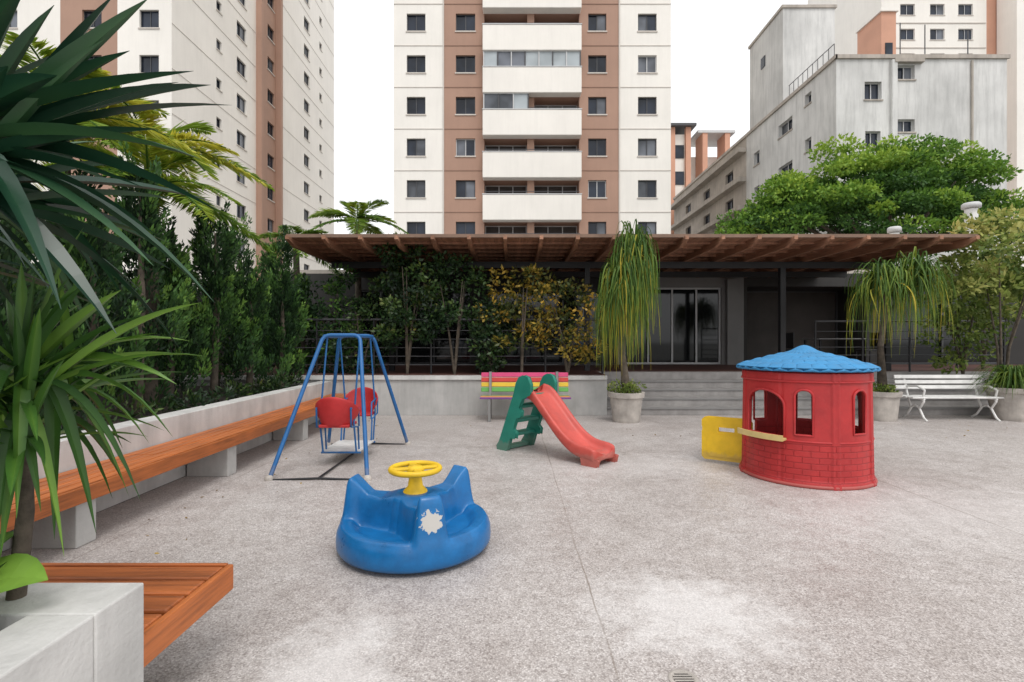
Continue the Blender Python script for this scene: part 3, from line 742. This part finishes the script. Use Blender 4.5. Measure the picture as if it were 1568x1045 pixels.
# ---------------------------------------------------------------- plants
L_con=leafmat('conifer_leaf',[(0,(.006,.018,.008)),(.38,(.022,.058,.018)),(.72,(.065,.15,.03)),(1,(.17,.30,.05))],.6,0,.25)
L_dark=leafmat('shrub_leaf',[(0,(.008,.022,.010)),(.5,(.03,.07,.018)),(.85,(.09,.14,.03)),(1,(.22,.20,.04))],.45,.15)
L_orange=leafmat('autumn_leaf',[(0,(.015,.03,.010)),(.4,(.06,.08,.018)),(.68,(.26,.20,.03)),(1,(.55,.34,.05))],.45,.2)
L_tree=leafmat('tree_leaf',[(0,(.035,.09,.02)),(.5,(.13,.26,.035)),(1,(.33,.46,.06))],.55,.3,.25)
L_yuc=leafmat('yucca_leaf',[(0,(.006,.028,.015)),(.5,(.012,.052,.026)),(1,(.045,.12,.045))],.34,0,.45)
L_yuc2=leafmat('bright_dracaena_leaf',[(0,(.022,.065,.016)),(.5,(.06,.155,.025)),(1,(.20,.36,.05))],.4,.2,.35)
L_palm=leafmat('palm_leaf',[(0,(.06,.14,.02)),(.5,(.22,.33,.035)),(1,(.60,.55,.07))],.5,.4,.25)
L_pony=leafmat('ponytail_leaf',[(0,(.03,.075,.015)),(.5,(.09,.17,.025)),(.85,(.24,.28,.03)),(1,(.5,.38,.04))],.5,.25,.3)
L_light=leafmat('pale_leaf',[(0,(.07,.12,.02)),(.5,(.22,.28,.06)),(1,(.55,.52,.18))],.5,.3,.3)
L_dry=leafmat('fallen_leaf',[(0,(.10,.06,.03)),(1,(.35,.24,.07))],.7,0,.2)

def conifer(x,y,h,zb=.6,w=.62):
    e=group('cypress_tree',(x,y,zb))
    tube('trunk',[(x,y,zb),(x+.05,y,zb+h*.5),(x,y+.04,zb+h*.9)],.06,M_trunk,e,radii=[1,.7,.2])
    C=[];D=[];V=[]; npl=95
    for i in range(npl):
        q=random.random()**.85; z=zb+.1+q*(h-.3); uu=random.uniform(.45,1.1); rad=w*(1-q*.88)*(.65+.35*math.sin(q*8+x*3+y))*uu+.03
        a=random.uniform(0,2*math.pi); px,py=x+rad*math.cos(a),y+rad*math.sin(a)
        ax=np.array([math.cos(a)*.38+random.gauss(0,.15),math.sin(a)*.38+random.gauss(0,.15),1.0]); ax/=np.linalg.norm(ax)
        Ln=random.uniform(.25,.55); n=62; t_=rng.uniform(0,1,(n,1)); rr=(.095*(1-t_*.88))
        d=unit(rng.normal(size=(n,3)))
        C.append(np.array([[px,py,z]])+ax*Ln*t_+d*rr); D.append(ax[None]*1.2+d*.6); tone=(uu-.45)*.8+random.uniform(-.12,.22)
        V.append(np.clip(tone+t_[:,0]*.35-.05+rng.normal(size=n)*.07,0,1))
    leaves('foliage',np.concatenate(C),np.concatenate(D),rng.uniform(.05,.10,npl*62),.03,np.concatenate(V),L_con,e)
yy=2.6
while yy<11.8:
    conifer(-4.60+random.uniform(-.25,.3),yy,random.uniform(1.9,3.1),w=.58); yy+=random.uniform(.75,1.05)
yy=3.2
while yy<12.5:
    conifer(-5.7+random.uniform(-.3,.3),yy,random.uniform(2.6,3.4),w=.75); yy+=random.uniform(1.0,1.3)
cs=[(random.uniform(-4.5,-3.95),random.uniform(2.2,10.2),random.uniform(.62,.75),.18,.2,.14,random.uniform(.1,.7)) for _ in range(36)]
C,Dd,V=clumps(cs,70,.5); leaves('groundcover_plants',C,Dd,rng.uniform(.06,.14,len(C)),.03,V,L_dark)
# fallen leaves on the paving
n=110
fx=np.concatenate([rng.uniform(-3.05,-2.2,50),rng.uniform(-3,9,60)]); fy=np.concatenate([rng.uniform(2.5,10,50),rng.uniform(7.5,10.2,60)])
C=np.stack([fx,fy,np.full(n,.008)],1); Dd=rng.normal(size=(n,3)); Dd[:,2]*=.12
leaves('fallen_leaves',C,Dd,rng.uniform(.02,.05,n),.016,rng.uniform(0,1,n),L_dry,flat=.9)

def shrub(name,x,y,z0,h,rad,mat,ncl=40,nl=90,ls=.1,trunk=True,lo=.25,tone=(.1,.8),csz=(.13,.28)):
    e=group(name,(x,y,z0))
    if trunk:
        for k in range(4):
            a=random.uniform(0,6.28); tube('stem_%d'%k,[(x,y,z0),(x+.12*math.cos(a),y+.12*math.sin(a),z0+h*.35),(x+rad*.5*math.cos(a),y+rad*.5*math.sin(a),z0+h*.8)],.03,M_trunk,e,radii=[1,.7,.25])
    cs=[]
    for i in range(ncl):
        q=random.uniform(lo,1); rr=rad*math.sqrt(max(.05,1-(2*q-1.15)**2))*math.sqrt(random.random()); a=random.uniform(0,6.28); s=random.uniform(*csz)
        cs.append((x+rr*math.cos(a),y+rr*math.sin(a)*.7,z0+q*h,s*1.2,s,s*.75,random.uniform(*tone)))
    C,Dd,V=clumps(cs,nl,.1); leaves('foliage',C,Dd,rng.uniform(ls*.6,ls*1.2,len(C)),ls*.5,V,mat,e)
    return e
shrub('climbing_shrub',-2.2,10.75,.8,2.75,.85,L_dark,55,85,.11)
shrub('climbing_shrub',-1.2,10.7,.8,2.4,.65,L_dark,26,70,.11,tone=(0,.6))
shrub('garden_shrub',-.4,10.75,.8,1.5,.6,L_dark,28,60,.11,lo=.05,tone=(0,.6))
shrub('autumn_shrub',.2,10.6,.8,2.2,.85,L_orange,36,50,.11,lo=.3,tone=(.15,.95))
shrub('autumn_shrub',1.15,10.6,.8,1.9,.75,L_orange,34,50,.11,lo=.15,tone=(.15,.95))
shrub('garden_shrub',-3.2,10.9,.8,1.5,.7,L_dark,26,70,.1,lo=.05,tone=(0,.6))
shrub('garden_shrub',-3.9,11.2,.7,2.3,.7,L_con,36,80,.1,lo=.05)

def pot(x,y,h=.6,rt=.33,rb=.24,name='plant_pot'):
    e=group(name,(x,y,0))
    lathe('bowl',(x,y,0),[(0,0),(rb,0),(rb+.01,.04),(rt-.03,h-.1),(rt,h-.09),(rt+.01,h),(rt-.04,h),(rt-.05,h-.06),(0,h-.06)],M_pot,e,40,False)
    return e
pot(2.13,9.55,.55); pot(7.02,9.7,.55,.3,.22); pot(9.55,9.75,.62,.42,.3)
def ponytail(x,y,z0,heads,trunkpts,n,spread,drop,up):
    e=group('ponytail_palm',(x,y,z0))
    for hp in heads:
        tube('trunk',trunkpts+[hp],.085,M_trunk,e,radii=[1.3,1,.6,.55][:len(trunkpts)]+[.5])
        hx,hy,hz=hp
        P=[];Wd_=[];va=[]
        for i in range(n):
            a=random.uniform(0,6.28); el=random.random()
            sp_=spread*random.uniform(.35,1.25); k=12; t_=np.linspace(0,1,k)
            u_=up*(.15+el*random.uniform(.5,1.1)); dr=drop*random.uniform(.15,1.05)*(1-.25*el)
            rr=sp_*(1-(1-t_)**(1.6+random.random()))
            z=hz+random.uniform(-.1,.2)+u_*np.sin(np.minimum(1,t_*(1.8+random.random()))*math.pi*.5)-(u_+dr)*np.clip(t_-.25,0,1)**1.6/.63
            wob=random.uniform(-.7,.7); sw_=random.uniform(-.06,.06)
            P.append(np.stack([hx+rr*np.cos(a+wob*t_)+sw_*np.sin(t_*5),hy+rr*np.sin(a+wob*t_),z],1)); Wd_.append(.030*np.sin(np.clip(1-t_,0.02,1)*1.5)+.002)
            va.append(min(.85,max(0,random.gauss(.42,.18)+(.35 if dr>drop*.8 else 0)-.15*el)))
        strips('leaves',P,Wd_,L_pony,e,.2,va)
ponytail(2.13,9.55,.5,[(2.05,9.55,2.35),(2.30,9.6,2.85)],[(2.13,9.55,.45),(2.13,9.55,.62),(2.06,9.56,1.3)],330,.42,1.55,.75)
ponytail(7.02,9.7,.5,[(7.05,9.7,2.45),(7.65,9.75,2.6)],[(7.02,9.7,.45),(7.02,9.7,.6),(6.98,9.7,1.4),(7.05,9.7,1.9)],260,.52,1.2,.5)
shrub('pot_groundcover',2.13,9.55,.48,.22,.3,L_light,18,60,.06,trunk=False,lo=0,tone=(.0,.6),csz=(.08,.13)); shrub('pot_groundcover',7.02,9.7,.47,.2,.26,L_light,16,60,.06,trunk=False,lo=0,tone=(0,.6),csz=(.08,.12))
P=[];Wl=[]
for i in range(420):
    a=random.uniform(0,6.28); r_=random.uniform(.3,.8); h=random.uniform(.15,.5); t_=np.linspace(0,1,7); rr=r_*t_
    P.append(np.stack([9.55+rr*np.cos(a),9.75+rr*np.sin(a)*.8,.56+h*np.sin(t_*2.4)*1.2-.25*t_**2],1)); Wl.append(.03*np.sin(np.clip(1-t_,.05,1)*1.5))
e=group('spider_plant',(9.55,9.75,.56)); strips('leaves',P,Wl,L_pony,e,.2,[random.uniform(0,.6) for _ in P])
shrub('pale_leaf_tree',9.75,10.2,.0,3.95,1.15,L_light,70,60,.13,lo=.55,tone=(.1,.95))
shrub('pale_leaf_tree',9.6,10.9,.8,1.9,.7,L_light,36,55,.12,lo=.1,tone=(0,.4))
shrub('garden_shrub',11.5,12.5,.8,3.0,1.4,L_light,50,60,.14,lo=.3)

def pinnate(name,x,y,z0,hz,nf,Lf,mat,lw=.03,trunk_r=.09,lean=(0,0),tone0=(.2,.9)):
    e=group(name,(x,y,z0)); hx,hy=x+lean[0],y+lean[1]
    tube('trunk',[(x,y,z0),((x+hx)/2+.05,y,(z0+hz)/2),(hx,hy,hz)],trunk_r,M_trunk,e,radii=[1.2,1,.8])
    C=[];D=[];Ls=[];V=[]
    for i in range(nf):
        a=2.4*i+random.uniform(-.3,.3); el=random.uniform(.25,1.35); Lr=Lf*random.uniform(.75,1.1); k=44
        t_=np.linspace(0,1,k); rr=Lr*(t_*math.cos(el)+.25*t_**2); z=hz+Lr*(t_*math.sin(el)-(.30+.5*math.cos(el))*t_**2)
        P=np.stack([hx+rr*np.cos(a),hy+rr*np.sin(a),z],1); T_=unit(np.gradient(P,axis=0)); sd=np.array([[-math.sin(a),math.cos(a),0]])
        tube('rachis',P[::4].tolist(),.012,mat,e,res=1)
        tone=random.uniform(*tone0)
        for s_ in (-1,1):
            idx=np.arange(4,k)
            for rep in range(2):
                C.append(P[idx]+T_[idx]*rep*Lr/k*.5); D.append(T_[idx]*.75+sd*s_+np.array([[0,0,-.15]])+rng.normal(size=(len(idx),3))*.1)
                Ls.append(Lr*.27*np.sin(np.clip(t_[idx]*2.6+.35,0,3.0))+.05); V.append(np.clip(tone+rng.normal(size=len(idx))*.1,0,1))
    leaves('fronds',np.concatenate(C),np.concatenate(D),np.concatenate(Ls),lw,np.concatenate(V),mat,e,flat=.8)
    return e
pinnate('areca_palm',-5.6,7.9,.6,4.35,16,1.65,L_palm,.034,tone0=(.4,1))
pinnate('areca_palm',-4.9,6.9,.6,3.5,13,1.25,L_palm,.03,tone0=(.2,.8))
pinnate('areca_palm',-5.8,6.6,.6,4.3,14,1.5,L_palm,.034,tone0=(.35,1))
pinnate('queen_palm',-4.3,14.2,0,4.75,14,1.3,L_palm,.035,tone0=(.1,.6))
pinnate('queen_palm',-5.4,12.8,0,3.8,12,1.15,L_palm,.033,tone0=(.1,.5))

# shade tree behind the hall
e=group('shade_tree',(18,25.5,0))
tube('trunk',[(18,25.5,0),(17.9,25.5,3),(18,25.5,5)],.3,M_trunk,e,radii=[1.2,1,.8])
cs=[]
TX,TY=17.7,25.5
for i in range(11):
    a=i*.57; tube('limb_%d'%i,[(18,25.5,4.3),(18+2.4*math.cos(a),25.5+1.5*math.sin(a),6.8),(TX+5*math.cos(a),TY+3*math.sin(a),8.6)],.15,M_trunk,e,radii=[1,.6,.2])
for i in range(310):
    a=random.uniform(0,6.28); q=math.sqrt(random.random())
    x=TX+6.9*q*math.cos(a); y=TY+4.2*q*math.sin(a)
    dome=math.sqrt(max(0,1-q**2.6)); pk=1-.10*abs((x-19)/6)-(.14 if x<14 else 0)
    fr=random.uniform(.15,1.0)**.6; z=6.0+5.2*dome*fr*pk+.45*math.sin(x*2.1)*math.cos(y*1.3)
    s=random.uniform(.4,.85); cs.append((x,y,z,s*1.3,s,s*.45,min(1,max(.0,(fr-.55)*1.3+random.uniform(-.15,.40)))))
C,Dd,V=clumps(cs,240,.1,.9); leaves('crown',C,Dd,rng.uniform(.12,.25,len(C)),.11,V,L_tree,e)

# foreground plants
def yucca(name,c,z0,tips,nrand,L,wd,mat,bias,tr=.05,extra=None,tone=(0,1)):
    e=group(name,(c[0],c[1],z0)); tube('trunk',[(c[0]-.03,c[1],z0),(c[0]+.01,c[1],(z0+c[2])/2),c],tr,M_trunk,e,radii=[1.2,1,.9])
    P=[];Wl=[];va=[]
    prof=np.array([.40,.62,.85,.97,1,.93,.80,.60,.34,.02])
    for tp,lift in tips:
        st_=np.array(c)+rng.normal(size=3)*.04; P.append(arc(st_,tp,lift)); Wl.append(wd*1.15*prof*random.uniform(.85,1.15)); va.append(random.uniform(*tone)*.8)
    sets=[(nrand,bias)]+([extra] if extra else [])
    for nn_,bb in sets:
        for i in range(nn_):
            a=random.uniform(*bb[0]); el=random.uniform(*bb[1]); l=L*random.uniform(.65,1.1)
            d=np.array([math.cos(a)*math.cos(el),math.sin(a)*math.cos(el),math.sin(el)]); st_=np.array(c)+np.array([0,0,random.uniform(-.18,.1)])
            tp=st_+d*l; tp[2]-=.08*l*math.cos(el)
            P.append(arc(st_+d*.02,tp,.03*l+(.10 if el<-.3 else .015))); Wl.append(wd*prof*random.uniform(.7,1.1)); va.append(random.uniform(*tone)*.8)
    strips('blades',P,Wl,mat,e,.28,va)
tipsA=[((-1.03,1.45,2.47),.01),((-1.16,1.5,2.52),.01),((-.92,1.48,2.28),.02),((-.83,1.52,2.20),.04),((-.94,1.55,2.05),.05),((-.86,1.5,1.88),.05),
 ((-1.00,1.45,2.10),.02),((-1.05,1.5,1.72),.07),((-.93,1.6,1.62),.10),((-1.12,1.45,1.52),.08),((-1.30,1.4,2.55),.01),((-1.0,1.7,2.35),.03),((-1.18,1.7,1.85),.04),
 ((-1.12,1.5,2.35),.02),((-1.08,1.5,1.95),.03),((-1.2,1.35,2.2),.02)]
yucca('yucca_plant',(-1.62,1.45,2.02),.6,tipsA,75,.70,.062,L_yuc,((-3.2,3.2),(-.7,1.4)),.04)
tipsB=[((-.97,1.6,1.62),.05),((-.98,1.65,1.45),.07),((-1.12,1.6,1.58),.04),((-1.22,1.6,1.66),.02),((-1.08,1.65,1.36),.08),((-1.32,1.6,1.70),.01),((-1.42,1.6,1.71),.01),
 ((-1.06,1.6,1.20),.12),((-1.16,1.6,1.00),.16),((-1.30,1.6,.90),.20),((-1.43,1.6,.88),.16),((-1.1,1.75,1.5),.06),((-1.24,1.75,1.15),.12),((-1.38,1.5,1.0),.12),((-1.33,1.52,.86),.16),((-1.50,1.5,.86),.12)]
yucca('dracaena_plant',(-1.53,1.60,1.33),.6,tipsB,64,.47,.038,L_yuc2,((-3.2,3.2),(-.35,1.4)),.022,extra=(16,((-3.2,3.2),(-1.3,-.6))))
yucca('dracaena_plant',(-2.05,1.2,1.25),.6,[],50,.6,.042,L_yuc2,((-3.2,3.2),(-.4,1.4)),.03,tone=(0,.6))
yucca('yucca_plant',(-2.3,2.0,1.95),.6,[],60,.7,.055,L_yuc,((-3.2,3.2),(-.6,1.4)),.04)
cs=[(random.uniform(-2.6,-1.5),random.uniform(.9,1.45),random.uniform(.66,.85),.12,.12,.09,random.uniform(0,.6)) for _ in range(22)]
C,Dd,V=clumps(cs,60,.5); leaves('groundcover_plants',C,Dd,rng.uniform(.05,.10,len(C)),.025,V,L_dark)
# broad leaf at the planter edge: flat ovate blades
e=group('broad_leaf_plant',(-1.6,1.5,.62))
P=[arc((-1.66,1.46,.70),tp,l) for tp,l in (((-1.36,1.50,.80),.05),((-1.44,1.36,.72),.05),((-1.75,1.6,.85),.05),((-1.6,1.2,.82),.06),((-1.55,1.62,.9),.04))]
strips('broad_leaves',P,[.20*np.array([.06,.45,.8,.97,1,.95,.82,.62,.34,.02])]*5,L_yuc2,e,.08,[.8,.6,.6,.75,.5])

# ---------------------------------------------------------------- world, sun, camera
wd_=bpy.data.worlds.new('World'); S.world=wd_; wd_.use_nodes=True; nt=wd_.node_tree
bg=nt.nodes['Background']
sky=nt.nodes.new('ShaderNodeTexSky'); sky.sky_type='NISHITA'; sky.sun_disc=False; sky.sun_elevation=R(58); sky.sun_rotation=R(160); sky.dust_density=4; sky.air_density=1.0
hs=nt.nodes.new('ShaderNodeHueSaturation'); hs.inputs['Saturation'].default_value=.12; nt.links.new(sky.outputs[0],hs.inputs['Color'])
c=mix(nt,.75,hs.outputs[0],(9.6,9.7,9.85)); nt.links.new(c,bg.inputs[0]); bg.inputs[1].default_value=.148
sun=bpy.data.lights.new('sun','SUN'); sun.energy=1.3; sun.angle=R(22); sun.color=(1,.97,.93)
so=bpy.data.objects.new('sun',sun); S.collection.objects.link(so)
el,az=R(58),R(160)
sd=Vector((math.sin(az)*math.cos(el),math.cos(az)*math.cos(el),math.sin(el)))
so.rotation_euler=(-sd).to_track_quat('-Z','Y').to_euler(); so.location=sd*50
cam=bpy.data.cameras.new('camera'); cam.lens=18; cam.sensor_width=36; cam.clip_end=1500; cam.clip_start=.05
co_=bpy.data.objects.new('camera',cam); S.collection.objects.link(co_); co_.location=(0,0,1.5); co_.rotation_euler=(R(90),0,0); S.camera=co_
S.view_settings.view_transform='Standard'; S.view_settings.look='None'; S.view_settings.exposure=0
